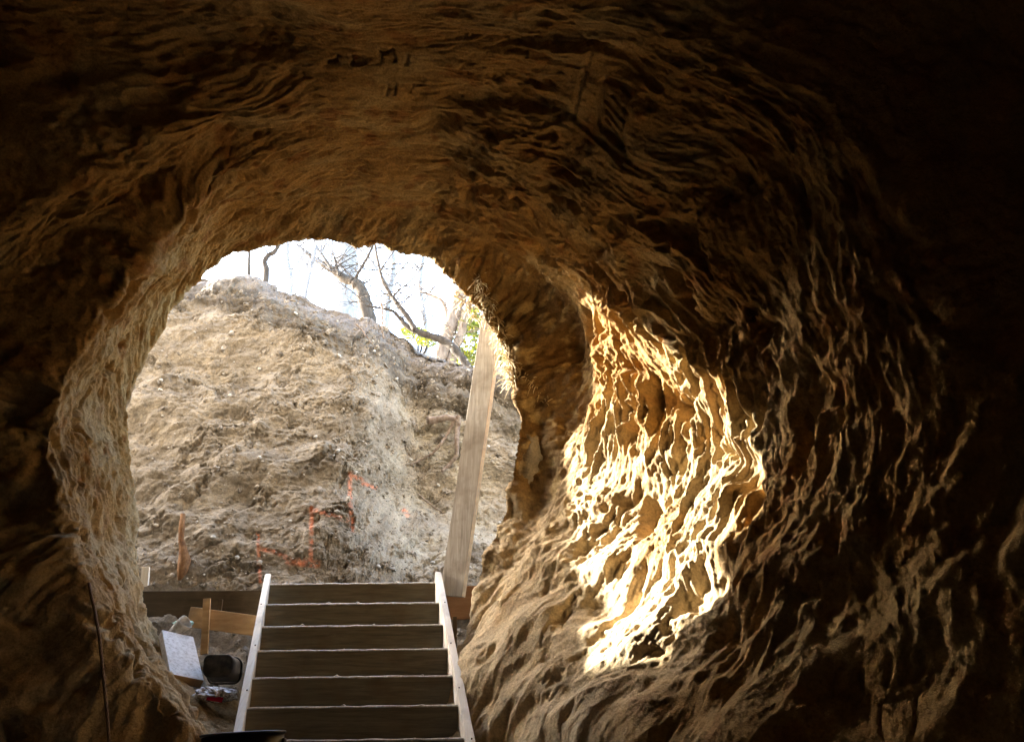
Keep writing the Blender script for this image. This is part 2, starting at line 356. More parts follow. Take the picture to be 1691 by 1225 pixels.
# right jamb: shade and dappled sun flecks painted into the rock colour
jam = (mouth * right * sstep(-.75, -.3, up + .35) * sstep(.9, .5, up))[..., None]; sun_flk = sstep(.25, .45, fbm(base[..., 0] / .16, base[..., 2] / .14, 63, 4))[..., None]
soil = soil * (1 - .8 * jam) + .8 * jam * (np.array((.13, .075, .028)) * (1 - sun_flk) + np.array((.36, .26, .12)) * sun_flk)
# sand on the foot of the walls, coloured extra pale for missing skylight
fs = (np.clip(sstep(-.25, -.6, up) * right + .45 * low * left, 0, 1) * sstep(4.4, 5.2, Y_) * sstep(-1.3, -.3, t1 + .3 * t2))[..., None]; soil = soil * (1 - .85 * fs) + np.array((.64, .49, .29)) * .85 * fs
# unseen outside of the hill, toned pale neutral to bounce light onto the bank
soil[-7:] = np.array((.36, .32, .26)); soil[-9:-7] = soil[-9:-7] * .6 + np.array((.36, .32, .26)) * .4
# close the back end of the chamber
cave = np.concatenate([np.repeat(np.array((-.8, -9.3, 1.0))[None, None], NT, 1), cave]); soil = np.concatenate([soil[:1], soil])
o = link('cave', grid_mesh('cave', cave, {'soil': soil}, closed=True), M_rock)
tag(o, 'ochre sandstone cave tunnel with ridged carved walls and vaulted roof', 'cave', kind='structure')

# ------------------------------------------------------------------ ground of the trench and the cave floor
STX0, STX1 = -2.02, -.55
def stair_line(Y): return -.05 + (Y - 5.5) * .19 / .24
def stair_cx(Y): return -.188 * (Y * cp + stair_line(Y) * sp)
def floor_z(X, Y):
    s_ = np.where(Y > 7.05, .98, np.maximum(.66 - (7 - Y) * .79, -.45 + 0 * Y))
    s_ = np.where(Y < 3, -.45 - (3 - Y) * .12, s_)
    off = X - stair_cx(np.clip(Y, 4.5, 7.2))
    under = (1 - sstep(.68, .80, np.abs(off))) * (1 - sstep(7.05, 7.2, Y))
    z = s_ + .02 - .22 * under
    z = z + .45 * sstep(-1.55, -2.15, off) * sstep(7.3, 6.6, Y) + .25 * sstep(.9, 1.5, off) * sstep(7.3, 6.6, Y)
    z = z + .05 * fbm(X / .5, Y / .5, 71, 4) + .022 * np.abs(fbm(X / .12, Y / .12, 72, 3)) + .1 * sstep(.3, .8, gn(X / .35, Y / .3, 73)) * (1 - under)
    z = z + .55 * clods(X, Y, .11, 8, .45) * (1 - under) + .6 * clods(X, Y, .05, 9, .5) * (1 - .5 * under)
    return z
gx = np.concatenate([np.linspace(-30, -3.6, 40)[:-1], np.linspace(-3.6, .6, 420), np.linspace(.6, 30, 40)[1:]])
gy = np.concatenate([np.linspace(-5, 4.8, 50)[:-1], np.linspace(4.8, 8.2, 300), np.linspace(8.2, 14, 20)[1:]])
GX, GY = np.meshgrid(gx, gy)
GZ = floor_z(GX, GY)
t = fbm(GX / .6, GY / .6, 81, 4)[..., None]
gs = np.array((.24, .19, .13)) * (1 - sstep(-.4, .5, t)) + np.array((.33, .265, .185)) * sstep(-.4, .5, t)
o = link('ground', grid_mesh('ground', np.stack([GX, GY, GZ], -1), {'soil': gs}), M_floor)
tag(o, 'loose brown earth on the trench floor beside the stairs', 'ground', kind='structure')

# ------------------------------------------------------------------ the dug earth bank outside
bx = np.concatenate([np.linspace(-30, -5.2, 40)[:-1], np.concatenate([np.linspace(-5.2, -1.85, 420)[:-1], np.linspace(-1.85, -.95, 230)[:-1], np.linspace(-.95, .9, 230)]), np.linspace(.9, 30, 40)[1:]])
CRX = np.array([-30, -7, -5, -3.6, -3.15, -2.6, -2.05, -1.5, -1.1, -.66, -.35, .03, .8, 3, 30.]); CRZ = np.array([6.0, 6.0, 5.6, 5.62, 5.36, 5.12, 4.9, 4.66, 4.42, 4.16, 4.12, 3.88, 3.8, 4.1, 5.])
crest = np.interp(bx, CRX, CRZ) + .05 * fbm(bx / .4, bx * 0 + 3.3, 91, 3)
NB = 620
tt = np.linspace(0, 1, NB)
back = sstep(-1.62, -1.30, bx + .12 * gn(bx * 0, bx, 5))          # the right part is cut further back
hz = tt[:, None] * (crest[None] - .9) + .9                           # height
zz = hz
corner = sstep(-1.75, -.98, bx[None] + .16 * (zz - 2.6) * .6 + .10 * gn(zz / .5, bx[None] * 0 + 1.7, 6))
yl = 7.75 + .40 * (zz - 1.1) + .5 * sstep(.8, 0, (crest[None] - zz)) ** 2
yr = 8.85 + .25 * (zz - 1.1) - 1.0 * sstep(2.6, .95, zz)
cap = sstep(1.7, .2, crest[None] - zz)
yr = yr * (1 - cap) + np.minimum(yr, yl + .6) * cap
yy = yl * (1 - corner) + yr * corner
BX = np.repeat(bx[None], NB, 0)
B = np.stack([BX, yy, zz], -1)
# plateau behind the crest
pl = np.array([.08, .2, .4, .8, 1.6, 3, 6, 12, 25, 45, 70])
PB = np.stack([np.repeat(bx[None], len(pl), 0), B[-1, :, 1][None] + pl[:, None], B[-1, :, 2][None] + .02 - .01 * pl[:, None]], -1)
B = np.concatenate([B, PB])
zb = B[..., 2]; below = np.concatenate([crest[None] - zz, -pl[:, None] + 0 * PB[..., 0]])
bn = normals(B)
bn = bn * np.where(bn[..., 1:2] > 0, -1, 1)
bn[NB:] = np.array((0, -.3, .95))
XD = np.concatenate([yy - yl, np.repeat((yy - yl)[-1:], len(pl), 0)]); X_ = B[..., 0] + .7 * np.concatenate([corner, np.repeat(corner[-1:], len(pl), 0)]); s_arc = zb * 1.1
# scrape marks slant down to the right
ra, rb = X_ * .82 + s_arc * .57, -X_ * .57 + s_arc * .82
wx = .12 * gn(X_ / .4, s_arc / .4, 101); wz = .12 * gn(X_ / .4, s_arc / .4, 102)
lum = fbm(X_ / 1.1, s_arc / .8, 103, 3)
c1 = gn((ra + wx) / .34, (rb + wz) / .17, 104); c2 = gn((ra + wx) / .15, (rb + wz) / .085, 105); c3 = gn(X_ / .06 + wx * 6, s_arc / .045, 106)
ledge = np.clip(c1, -1, 1)
rough = fbm((ra + wx) / .42, (rb + wz) / .36, 131, 8, .6)
fine = fbm(X_ / .10, s_arc / .08, 132, 5, .6)
patch = sstep(-.35, .35, fbm(X_ / .9, s_arc / .6, 135, 3))
cl = clods(ra + .4 * wx, rb + .4 * wz, .28, 1, .12) * .4 + clods(ra, rb, .12, 2, .25) * .6 + clods(X_, s_arc, .055, 3, .4) * .8 + clods(X_, s_arc, .030, 4, .5) * .8
pits = sstep(.30, .75, fbm((ra + wx) / .26, (rb + wz) / .19, 107, 7, .68)) * (.35 + .65 * patch)
sk = np.abs(fbm((ra + wx) / .42, (rb + wz) / .22, 136, 4)); ledge_ = sstep(.10, .0, sk) * patch * sstep(0, .5, gn(X_ / .4, s_arc / .4, 137))
bd = .12 * lum + .020 * rough + .009 * fine + .75 * cl * (.3 + .7 * patch) - .048 * pits - .02 * ledge_
stv = gn((X_ + .3 * s_arc) / .05, s_arc / .4, 108)
dark = sstep(.22, .32, below) * (1 - sstep(.72, .9, below + .12 * gn(X_ / .5, s_arc / .5, 109)))
bd += dark * (.02 * stv - .03)
bd[:NB] *= 1 - 2.2 * corner * (1 - corner)
bd[NB:] *= .5
Bp = B + bn * bd[..., None]
Bp[..., 2] += -.04 * np.clip(c1, 0, 1) * (below > .1)           # sagging clods
# strata colours
tA, tB, tD, tG, tY = [np.array(c) for c in ((.275, .226, .166), (.355, .297, .222), (.085, .068, .05), (.17, .155, .15), (.47, .41, .31))]
f1 = sstep(-.4, .5, fbm(ra / .5, rb / .3, 111, 4))[..., None]
bs = tA * (1 - f1) + tB * f1
sp_ = sstep(.15, .6, fbm(X_ / .07, s_arc / .045, 121, 4, .65) + .5 * fbm(ra / .5, rb / .3, 122, 2))[..., None]; bs = bs * (1 - .33 * sp_) + tD * .33 * sp_
f2 = sstep(.1, .7, fbm(X_ / .5, s_arc / .3, 112, 4))[..., None]; bs = bs * (1 - .28 * f2) + tD * .28 * f2
fy = (np.concatenate([corner, np.repeat(corner[-1:], len(pl), 0)]) * sstep(1.2, 1.5, zb) * sstep(3.75, 3.4, zb + .2 * gn(X_ / .4, s_arc, 113)) * sstep(-.5, .3, gn(X_ / .6, s_arc / .6, 114)))[..., None]
bs = bs * (1 - .75 * fy) + tY * .75 * fy
fd = np.clip(dark * (.8 + .5 * gn(X_ / .3, s_arc / .12, 115)), 0, 1)[..., None]; bs = bs * (1 - .9 * fd) + tD * .9 * fd
ft = (1 - sstep(.2, .34, below + .05 * gn(X_ / .3, s_arc / .2, 116)))[..., None]; bs = bs * (1 - .7 * ft) + tG * .7 * ft
# orange marking paint sprayed on the earth, a stepped line
ub, vb = proj(Bp)
paint = np.zeros_like(X_)
for pts, wd in [([(425, 880), (430, 960)], 3.2), ([(427, 905), (455, 911), (480, 925)], 4), ([(478, 927), (524, 931)], 6.5), ([(515, 838), (513, 930)], 4), ([(513, 840), (545, 850), (580, 861)], 3.6), ([(578, 782), (578, 830), (582, 876)], 4), ([(578, 784), (598, 792)], 3.6), ([(600, 798), (620, 805)], 3.6), ([(667, 842), (674, 851)], 4)]:
    paint = np.maximum(paint, 1 - sstep(.3, 1.45, seg_dist(ub, vb, pts) / (.95 * wd) + .35 * gn(X_ / .03, s_arc / .03, 117)))
fp = (paint * np.clip(.62 + .5 * gn(X_ / .05, s_arc / .05, 118) - .5 * sp_[..., 0], 0, .95) * (zb < 4))[..., None]
bs = bs * (1 - fp) + np.array((.74, .27, .15)) * fp
o = link('earth_bank', grid_mesh('earth_bank', Bp, {'soil': bs}), M_soil)
tag(o, 'tall dug earth bank with orange stepped paint line outside the cave', 'bank', kind='structure')
#OBJECTS
# ------------------------------------------------------------------ finding points on the rock and the bank
def finder(P, ylo, yhi):
    P = P.reshape(-1, 3); P = P[(P[:, 1] > ylo) & (P[:, 1] < yhi)]; pu, pv = proj(P)
    def f(u, v, off=0.0):
        d = np.hypot(pu - u, pv - v); k = np.nonzero(d < max(4, d.min() * 1.2))[0]
        q = P[k[np.argmin(P[k, 1])]]
        p = at(u, v, q[1]); return Vector(p) - Vector(p).normalized() * off
    return f
on_rock = finder(cave, 3.3, 6.62); on_bank = finder(Bp[:NB], 5, 14)
def gz(x, y): return float(floor_z(np.array([x]), np.array([y]))[0])

# ------------------------------------------------------------------ wooden staircase form
M_white = wood_mat('raw_pale_timber', (.76, .66, .50), (.90, .83, .70), (30, 3, 3), .7, (.42, .36, .28))
M_riser = wood_mat('dark_wet_plywood', (.11, .092, .058), (.25, .212, .142), (2, 8, 30), .55, (.15, .105, .055))
M_edge = wood_mat('splintered_edge', (.50, .43, .33), (.85, .80, .72), (40, 8, 8), .8)
M_nail, _, _b = mat('rusty_nail', (.09, .06, .04), .6); 
st = empty('staircase', (stair_cx(5.5), 5.5, gz(stair_cx(5.5), 5.5)), 'steep wooden staircase form with dark plywood risers between two pale timber stringers', 'staircase')
TILT = .011
for i in range(-2, 7):
    Y = 5.5 + .24 * i; Z = -.05 + .19 * i; c = stair_cx(Y)
    M = Matrix.Translation((c, Y + .014, Z - .11)) @ Matrix.Rotation(-TILT, 4, 'Y')
    rz = MB().box((1.328, .026, .215), M, .003).build('riser', M_riser, st)
    e = MB(); rng = random.Random(i + 40)
    pts = []
    for k in range(24):
        x = -.662 + 1.324 * k / 23
        pts.append((c + x, Y + .006 + rng.uniform(-.002, .002), Z + x * TILT + rng.uniform(-.002, .002)))
    e.tube(pts, [.0075 + rng.uniform(-.0012, .0018) for _ in pts], 6)
    e.build('edge', M_edge, rz)
    if i >= 0:                                       # splinters and dried mud left on the edge
        for k in range(2):
            x = rng.uniform(-.6, .6); a = rng.uniform(.015, .04)
            MB().tube([(c + x, Y - .004, Z + x * TILT + .006), (c + x + a * .6, Y - .008, Z + .012), (c + x + a, Y - .004, Z + x * TILT + .008)], [.003, rng.uniform(.003, .006), .002], 5).build('splinter', M_edge, rz)
def stringer(side):
    bm = bmesh.new(); n = 26; rng = random.Random(9)
    rows = []
    for k in range(n):
        Y = 4.75 + (6.99 - 4.75) * k / (n - 1); c = stair_cx(Y); z = stair_line(Y) + side * .665 * TILT
        a, b = (c + side * .666, c + side * .716); j = rng.uniform(-.003, .003)
        rows.append([bm.verts.new(p) for p in ((a, Y, z + .058 + j), (b, Y, z + .056 + j), (b, Y, z - .25), (a, Y, z - .25))])
    for A, B in zip(rows[:-1], rows[1:]):
        for k in range(4): bm.faces.new((A[k], A[(k + 1) % 4], B[(k + 1) % 4], B[k]))
    bm.faces.new(rows[0]); bm.faces.new(rows[-1][::-1])
    bmesh.ops.recalc_face_normals(bm, faces=bm.faces)
    es = [e for e in bm.edges if abs(e.verts[0].co.y - e.verts[1].co.y) > .01 and e.calc_face_angle(0) > 1]
    bmesh.ops.bevel(bm, geom=es, offset=.005, segments=2, affect='EDGES')
    m = MB(); m.bm.free(); m.bm = bm
    s = m.build('stringer', M_white, st)
    for k in range(4):
        Y = 5.40 + k * .42 + rng.uniform(-.09, .09); c = stair_cx(Y) + side * (.69 + rng.uniform(-.012, .012)); z = stair_line(Y) + .056 + side * .0073
        MB().tube([(c, Y, z - .01), (c, Y - .003, z + .006)], .0045, 8).build('nail', M_nail, s)
stringer(-1); stringer(1)

# ------------------------------------------------------------------ boards and stakes
M_grey = wood_mat('weathered_board', (.27, .225, .165), (.52, .45, .355), (26, 26, 1.6), .85, (.17, .125, .08))
M_form = wood_mat('muddy_form_board', (.07, .05, .028), (.135, .10, .06), (1.2, 6, 10), .8, (.17, .125, .075))
M_new = wood_mat('fresh_pine', (.42, .25, .11), (.62, .42, .22), (3, 10, 14), .7, (.24, .17, .11))
M_orange = wood_mat('orange_plywood', (.30, .13, .05), (.44, .22, .09), (2, 6, 12), .8, (.16, .09, .05))
def frame_box(mb, bl, br, tl, thick, bev=.004):
    bl, br, tl = Vector(bl), Vector(br), Vector(tl); x = br - bl; y = tl - bl
    w_, h_ = x.length, y.length; x.normalize(); n = x.cross(y).normalized(); y = n.cross(x)
    c = bl + x * w_ / 2 + y * h_ / 2 - n * thick / 2
    M = Matrix((x, y, n)).transposed().to_4x4(); M.translation = c
    mb.box((w_, h_, thick), M, bev); return x, y, n
def ends(o, m):                                      # second material on the two end/side faces
    o.data.materials.append(m)
# long board across the head of the stairs, left
p0, p1 = at(205, 976, 7.02), at(437, 974, 7.02)
mb = MB(); frame_box(mb, p0 - (0, 0, .30), p1 - (0, 0, .30), p0, .035)
tag(mb.build('form_board', M_form), 'long muddy brown form board standing on edge behind the left side of the stairs', 'board')
p0, p1 = at(722, 969, 7.03), at(800, 966, 7.03)
mb = MB(); frame_box(mb, p0 - (0, 0, .26), p1 - (0, 0, .26), p0, .03)
tag(mb.build('plywood_board', M_orange), 'orange brown plywood board on edge between stair top and right rock wall', 'board')
# leaning plank
b0, t0 = Vector(at(747, 984, 6.99)), Vector(at(822, 470, 6.93))
ax = (t0 - b0).normalized(); L = (t0 - b0).length
xa = Vector((math.cos(R(-24)), math.sin(R(-24)), 0)); xa = (xa - ax * xa.dot(ax)).normalized(); na = xa.cross(ax)
M = Matrix((xa, na, ax)).transposed().to_4x4(); M.translation = (b0 + t0) / 2
o = MB().box((.205, .062, L), M, .004).build('leaning_plank', M_grey)
o.data.materials.append(M_new)
for f in o.data.polygons:
    if f.normal.dot(xa) > .9: f.material_index = 1
tag(o, 'tall grey weathered plank leaning against the right rim of the cave mouth', 'plank')
# small tilted pine board with stake
y_ = 6.86
mb = MB(); frame_box(mb, at(306, 1034, y_), at(436, 1052, y_ - .05), at(313, 1001, y_), .03)
tag(mb.build('pine_board', M_new), 'short tilted fresh pine board propped in the dirt left of the stairs', 'board')
def stake(u0, v0, u1, v1, Y, wd, m, label, below=.15):
    a, b = Vector(at(u1, v1, Y)), Vector(at(u0, v0, Y)); d = (b - a).normalized(); a = a - d * below
    x = Vector((1, .1, 0)); x = (x - d * x.dot(d)).normalized(); n = x.cross(d)
    M = Matrix((x, n, d)).transposed().to_4x4(); M.translation = (a + b) / 2
    mb = MB(); mb.box((wd, wd * .55, (b - a).length), M, .003)
    return tag(mb.build('wooden_stake', m), label, 'stake', 'wooden stakes in the dirt')
stake(342, 988, 339, 1046, 6.80, .055, M_new, 'wooden stake upright in front of the short tilted pine board')
stake(365, 989, 362, 1010, 6.93, .032, M_form, 'thin grey stake behind the tilted pine board')
stake(241, 936, 238, 975, 7.25, .062, M_white, 'pale broken stake behind the left end of the long form board')
stake(751, 1018, 751, 1044, 6.35, .03, M_form, 'thin dark stake in the dirt beside the right stringer')
# white dusty slab
M_dust, nt, b = mat('dusty_white_panel', (.7, .67, .66), .8)
v = coords(nt); c = ramp(nt, noise(nt, v, 35, 8, .75), [(.32, (.36, .30, .23)), (.5, (.64, .59, .53)), (.7, (.76, .72, .67))])
nt.links.new(c, b.inputs['Base Color']); bump(nt, b, [(noise(nt, v, 60, 6, .7), .004, .7)])
mb = MB(); nx = frame_box(mb, at(281, 1112, 6.02), at(337, 1123, 6.17), at(275, 1041, 6.42), .06, .006)
o = mb.build('panel_slab', M_dust); o.data.materials.append(M_new)
for f in o.data.polygons:
    if f.normal.dot(nx[1]) < -.8 : f.material_index = 1
tag(o, 'white dusty thick panel lying tilted on the dirt left of the stairs', 'panel')

# ------------------------------------------------------------------ black tub on its side, foreground bucket
M_black, nt, b = mat('black_rubber', (.018, .016, .014), .5, .4)
v = coords(nt); nt.links.new(ramp(nt, noise(nt, v, 12, 5, .6), [(.40, (.014, .012, .010)), (.70, (.11, .09, .065))]), b.inputs['Base Color'])
def rrect(wd, hh, r, n=6):
    pts = []
    for cx_, cy_, a0 in ((wd / 2 - r, hh / 2 - r, 0), (-wd / 2 + r, hh / 2 - r, 90), (-wd / 2 + r, -hh / 2 + r, 180), (wd / 2 - r, -hh / 2 + r, 270)):
        for k in range(n + 1):
            a = R(a0 + 90 * k / n); pts.append((cx_ + r * math.cos(a), cy_ + r * math.sin(a)))
    return pts
def loft(bm, rings, cap0=True, cap1=False):
    RS = [[bm.verts.new(p) for p in r] for r in rings]
    for A, B in zip(RS[:-1], RS[1:]):
        for k in range(len(A)): bm.faces.new((A[k], A[(k + 1) % len(A)], B[(k + 1) % len(A)], B[k]))
    if cap0: bm.faces.new(RS[0][::-1])
    if cap1: bm.faces.new(RS[-1])
tb = Vector(at(359, 1098, 6.12))
tub = empty('rubber_tub', tb, 'black rubber tub tipped on its side beside the white dusty panel', 'tub')
mb = MB(); rings = []
for wd, hh, r, dep in ((.17, .115, .035, .012), (.192, .135, .04, 0), (.205, .145, .045, .02), (.225, .16, .05, .18), (.215, .15, .045, .18), (.195, .135, .04, .03)):
    rings.append([tb + Vector((x, dep * .95 - y * .12, y - dep * .12)) for x, y in rrect(wd, hh, r)])
loft(mb.bm, rings, True, True)
mb.build('tub_shell', M_black, tub, True)
mb = MB(); rr = [tb + Vector((x, .17 - y * .12, y - .024)) for x, y in rrect(.235, .17, .055)]
mb.tube(rr + rr[:1], .007, 6, False); mb.build('rim', M_black, tub, True)

M_bucket, nt, b = mat('dark_metal_bucket', (.03, .026, .02), .35, .5); b.inputs['Metallic'].default_value = .4
v = coords(nt); nt.links.new(ramp(nt, noise(nt, v, 9, 6, .6), [(.4, (.022, .018, .013)), (.75, (.10, .075, .05))]), b.inputs['Base Color'])
YB = 3.7; cb = Vector(at(402, 1212, YB)); fl = gz(cb.x, cb.y)
bk = empty('bucket', (cb.x, cb.y, fl), 'dark bucket standing in front of the foot of the stairs', 'bucket')
TB = Matrix.Translation(cb) @ Matrix.Rotation(R(-3.5), 4, 'Y') @ Matrix.Rotation(R(-1), 4, 'X')
hb = cb.z - fl; circ = lambda r, z: [TB @ Vector((r * math.cos(a), r * math.sin(a), z)) for a in np.linspace(0, 2 * np.pi, 48, endpoint=False)]
mb = MB(); loft(mb.bm, [circ(.112, -hb + .02), circ(.115, -hb + .012), circ(.152, -.13), circ(.157, -.125), circ(.157, -.105), circ(.153, -.1), circ(.161, 0), circ(.157, 0), circ(.11, -hb + .03)], True, True)
mb.build('bucket_body', M_bucket, bk, True)
mb = MB(); c_ = circ(.1625, .001); mb.tube(c_ + c_[:1], .005, 8, False); mb.build('rim', M_bucket, bk, True)
for s_ in (-1, 1):
    MB().box((.012, .035, .045), TB @ Matrix.Translation((s_ * .164, 0, -.045)), .004).build('handle_lug', M_bucket, bk)
mb = MB(); mb.tube([TB @ Vector((.168 * math.cos(a), -.17 * math.sin(a) , -.05 - .10 * math.sin(a))) for a in np.linspace(0, np.pi, 24)], .0035, 6); mb.build('bail', M_bucket, bk, True)

# ------------------------------------------------------------------ rubbish
M_film, nt, b = mat('crumpled_white_plastic', (.72, .70, .68), .45, .4)
v = coords(nt); nt.links.new(ramp(nt, noise(nt, v, 25, 5, .7), [(.42, (.16, .13, .10)), (.56, (.70, .69, .68))]), b.inputs['Base Color'])
M_red, _, _b = mat('crimson_print', (.42, .012, .05), .5)
M_paper, nt, b = mat('soiled_paper', (.6, .56, .47), .85)
v = coords(nt); nt.links.new(ramp(nt, noise(nt, v, 30, 4), [(.35, (.40, .34, .25)), (.6, (.66, .61, .52))]), b.inputs['Base Color'])
M_mint, _, _b = mat('mint_plastic', (.42, .60, .50), .5)
def crumple(c, sx, sy, sz, seed, amp=.35, n=26):
    th = np.linspace(0, 2 * np.pi, 2 * n)[None]; ph = np.linspace(.02, np.pi - .02, n)[:, None]
    d = np.stack([np.sin(ph) * np.cos(th), np.sin(ph) * np.sin(th), np.cos(ph) + 0 * th], -1)
    rr = 1 + amp * (np.abs(gn(d[..., 0] * 2.2 + d[..., 2], d[..., 1] * 2.2 - d[..., 2], seed)) * 1.3 - .4) + amp * .5 * np.abs(gn(d[..., 0] * 5 + d[..., 2] * 2, d[..., 1] * 5, seed + 1))
    return np.array(c) + d * rr[..., None] * np.array((sx, sy, sz))
c = Vector(at(356, 1146, 5.98))
o = tag(link('plastic_bag', grid_mesh('plastic_bag', crumple(c, .135, .09, .045, 3), smooth=False), M_film), 'crumpled white plastic bag with a crimson patch in the dirt left of the stairs', 'bag')
mb = MB(); frame_box(mb, at(340, 1155, 5.885), at(366, 1159, 5.885), at(342, 1147, 5.90), .004, .001)
q = mb.build('printed_label', M_red, o)
c = Vector(at(296, 1036, 6.55))
mb = MB(); axq = (Vector((.6, -.3, .5))).normalized(); ux = axq.orthogonal().normalized(); uy = axq.cross(ux)
rings = [[c + axq * h + (ux * math.cos(a) + uy * math.sin(a)) * r * (1 + .12 * math.sin(3 * a + h * 20)) for a in np.linspace(0, 2 * np.pi, 20, endpoint=False)] for h, r in ((-.09, .035), (-.02, .045), (.07, .056), (.07, .053), (-.08, .032))]
loft(mb.bm, rings, True, True)
tag(mb.build('paper_cup', M_paper, None, True), 'crushed soiled paper cup lying above the white dusty panel', 'cup')
tag(link('wrapper', grid_mesh('wrapper', crumple(at(303, 1029, 6.66), .07, .05, .022, 8), smooth=False), M_mint), 'small pale green crumpled wrapper next to the crushed paper cup', 'wrapper')

# ------------------------------------------------------------------ things stuck in the bank
M_rust, nt, b = mat('rotten_rusty_wood', (.2, .1, .04), .9)
v = coords(nt); nt.links.new(ramp(nt, noise(nt, v, 18, 7, .7), [(.3, (.09, .04, .018)), (.55, (.24, .12, .05)), (.75, (.34, .22, .12))]), b.inputs['Base Color'])
bump(nt, b, [(noise(nt, v, 40, 6), .008, .8)])
pts = [on_bank(u, v_, .05) for u, v_ in ((302, 848), (300, 872), (299, 890), (302, 905), (305, 925), (300, 945), (296, 958))]
ymin = min(p.y for p in pts); pts = [Vector(at(*[float(q) for q in proj(np.array(p))], ymin + .02)) for p in pts]
mb = MB(); mb.tube(pts, [.022, .028, .026, .035, .058, .045, .012], 9); o = mb.build('rotten_post', M_rust, None, True)
tag(o, 'rotten rusty brown post stuck upright in the lower left of the bank', 'post')
M_root, nt, b = mat('bare_root', (.25, .19, .14), .9)
v = coords(nt); nt.links.new(ramp(nt, noise(nt, v, 20, 5), [(.35, (.16, .11, .08)), (.65, (.34, .27, .21))]), b.inputs['Base Color'])
def root(pl_, r0, r1, label, off=.06):
    ps = [on_bank(u, v_, off) for u, v_ in pl_]; d0 = sorted(p.y for p in ps)[len(ps) // 2]
    ps = [Vector(at(u, v_, d0 - off + .03 * math.sin(k * 2.1))) for k, (u, v_) in enumerate(pl_)]
    fine = []
    for A, B in zip(ps[:-1], ps[1:]):
        for k in range(5): fine.append(A.lerp(B, k / 5) + Vector((random.Random(k).uniform(-1, 1), 0, random.Random(k + 9).uniform(-1, 1))) * .006)
    fine.append(ps[-1])
    mb = MB(); mb.tube(fine, [r0 + (r1 - r0) * k / (len(fine) - 1) for k in range(len(fine))], 8)
    tag(mb.build('root', M_root, None, True), label, 'root', 'bare roots hanging out of the bank')
root([(706, 694), (722, 693), (738, 689), (750, 691), (760, 702)], .05, .028, 'thick knotted root jutting sideways from the bank left of the leaning plank')
root([(757, 686), (755, 705), (754, 730), (755, 752), (744, 765), (730, 778)], .036, .016, 'forked root hanging straight down just left of the leaning plank')
root([(750, 694), (740, 715), (728, 733), (715, 748), (698, 757), (677, 768)], .02, .010, 'thin long root curving down left across the nook of the bank')
root([(630, 500), (632, 520), (631, 545), (634, 560)], .016, .008, 'short reddish root standing up from the crest of the bank')
root([(588, 535), (598, 545), (606, 556), (613, 566), (619, 572)], .012, .006, 'pale thin root trailing down the dark topsoil of the bank')
root([(690, 815), (705, 828), (718, 838), (735, 848)], .010, .006, 'hair thin root lying low on the talus left of the leaning plank')
M_stone, nt, b = mat('pale_pebbles', (.55, .50, .43), .85)
rng = random.Random(4); mb = MB()
for k in range(150):
    u, v_ = rng.uniform(240, 845), rng.uniform(500, 968); p = on_bank(u, v_, .0)
    if p.y < 7: continue
    r = rng.choice((.006, .008, .011, .02))
    bmesh.ops.create_icosphere(mb.bm, subdivisions=2, radius=r, matrix=Matrix.Translation(p) @ Matrix.Rotation(rng.uniform(0, 3), 4, (1, rng.random(), .4)) @ Matrix.Diagonal((1.3, .9, .75, 1)))
tag(mb.build('pebbles', M_stone, None, True), 'small pale pebbles scattered over the earth bank', 'pebbles', kind='stuff')

# loose crumbs of earth lying on the bank and round the stairs
M_crumb, nt, b = mat('earth_crumbs', (.3, .25, .19), .95, .1)
v = coords(nt); nt.links.new(ramp(nt, noise(nt, v, 7, 5, .7), [(.35, (.17, .14, .105)), (.65, (.40, .345, .275))]), b.inputs['Base Color']); bump(nt, b, [(noise(nt, v, 60, 5, .7), .008, .8)])
nr = np.random.RandomState(5); Bf = Bp[20:NB].reshape(-1, 3); bu, bv = proj(Bf)
vis = Bf[(bu > 225) & (bu < 860) & (bv > 470) & (bv < 975)]
spots = [(vis[k], nr.choice((.007, .010, .014, .022, .034), p=(.3, .3, .22, .13, .05))) for k in nr.randint(0, len(vis), 1500)]
for k in range(420):
    x, y = nr.uniform(-3.1, -.2), nr.uniform(5.3, 7.6)
    if y < 7.05 and abs(x - float(stair_cx(y))) < .75: continue
    spots.append((np.array((x, y, gz(x, y))), nr.choice((.006, .010, .016, .028))))
tmp = bmesh.new(); bmesh.ops.create_icosphere(tmp, subdivisions=2, radius=1); iv = np.array([q.co[:] for q in tmp.verts]); fi = np.array([[q.index for q in f.verts] for f in tmp.faces]); tmp.free()
VV, FF = [], []
for k, (p, r) in enumerate(spots):
    a = nr.rand(3) * 6.28; Mx = np.array(Matrix.Rotation(a[0], 3, 'X') @ Matrix.Rotation(a[1], 3, 'Z') @ Matrix.Rotation(a[2], 3, 'Y'))
    q = iv * (1 + .28 * nr.randn(len(iv), 1)).clip(.55, 1.5) * np.array((1.25, 1, .75))
    VV.append(q @ Mx.T * r + p); FF.append(fi + k * len(iv))
me = bpy.data.meshes.new('earth_crumbs'); me.from_pydata(np.concatenate(VV).tolist(), [], np.concatenate(FF).tolist()); me.update()
tag(link('earth_crumbs', me, M_crumb), 'loose brown crumbs of earth lying on the bank and around the stairs', 'earth crumbs', kind='stuff')

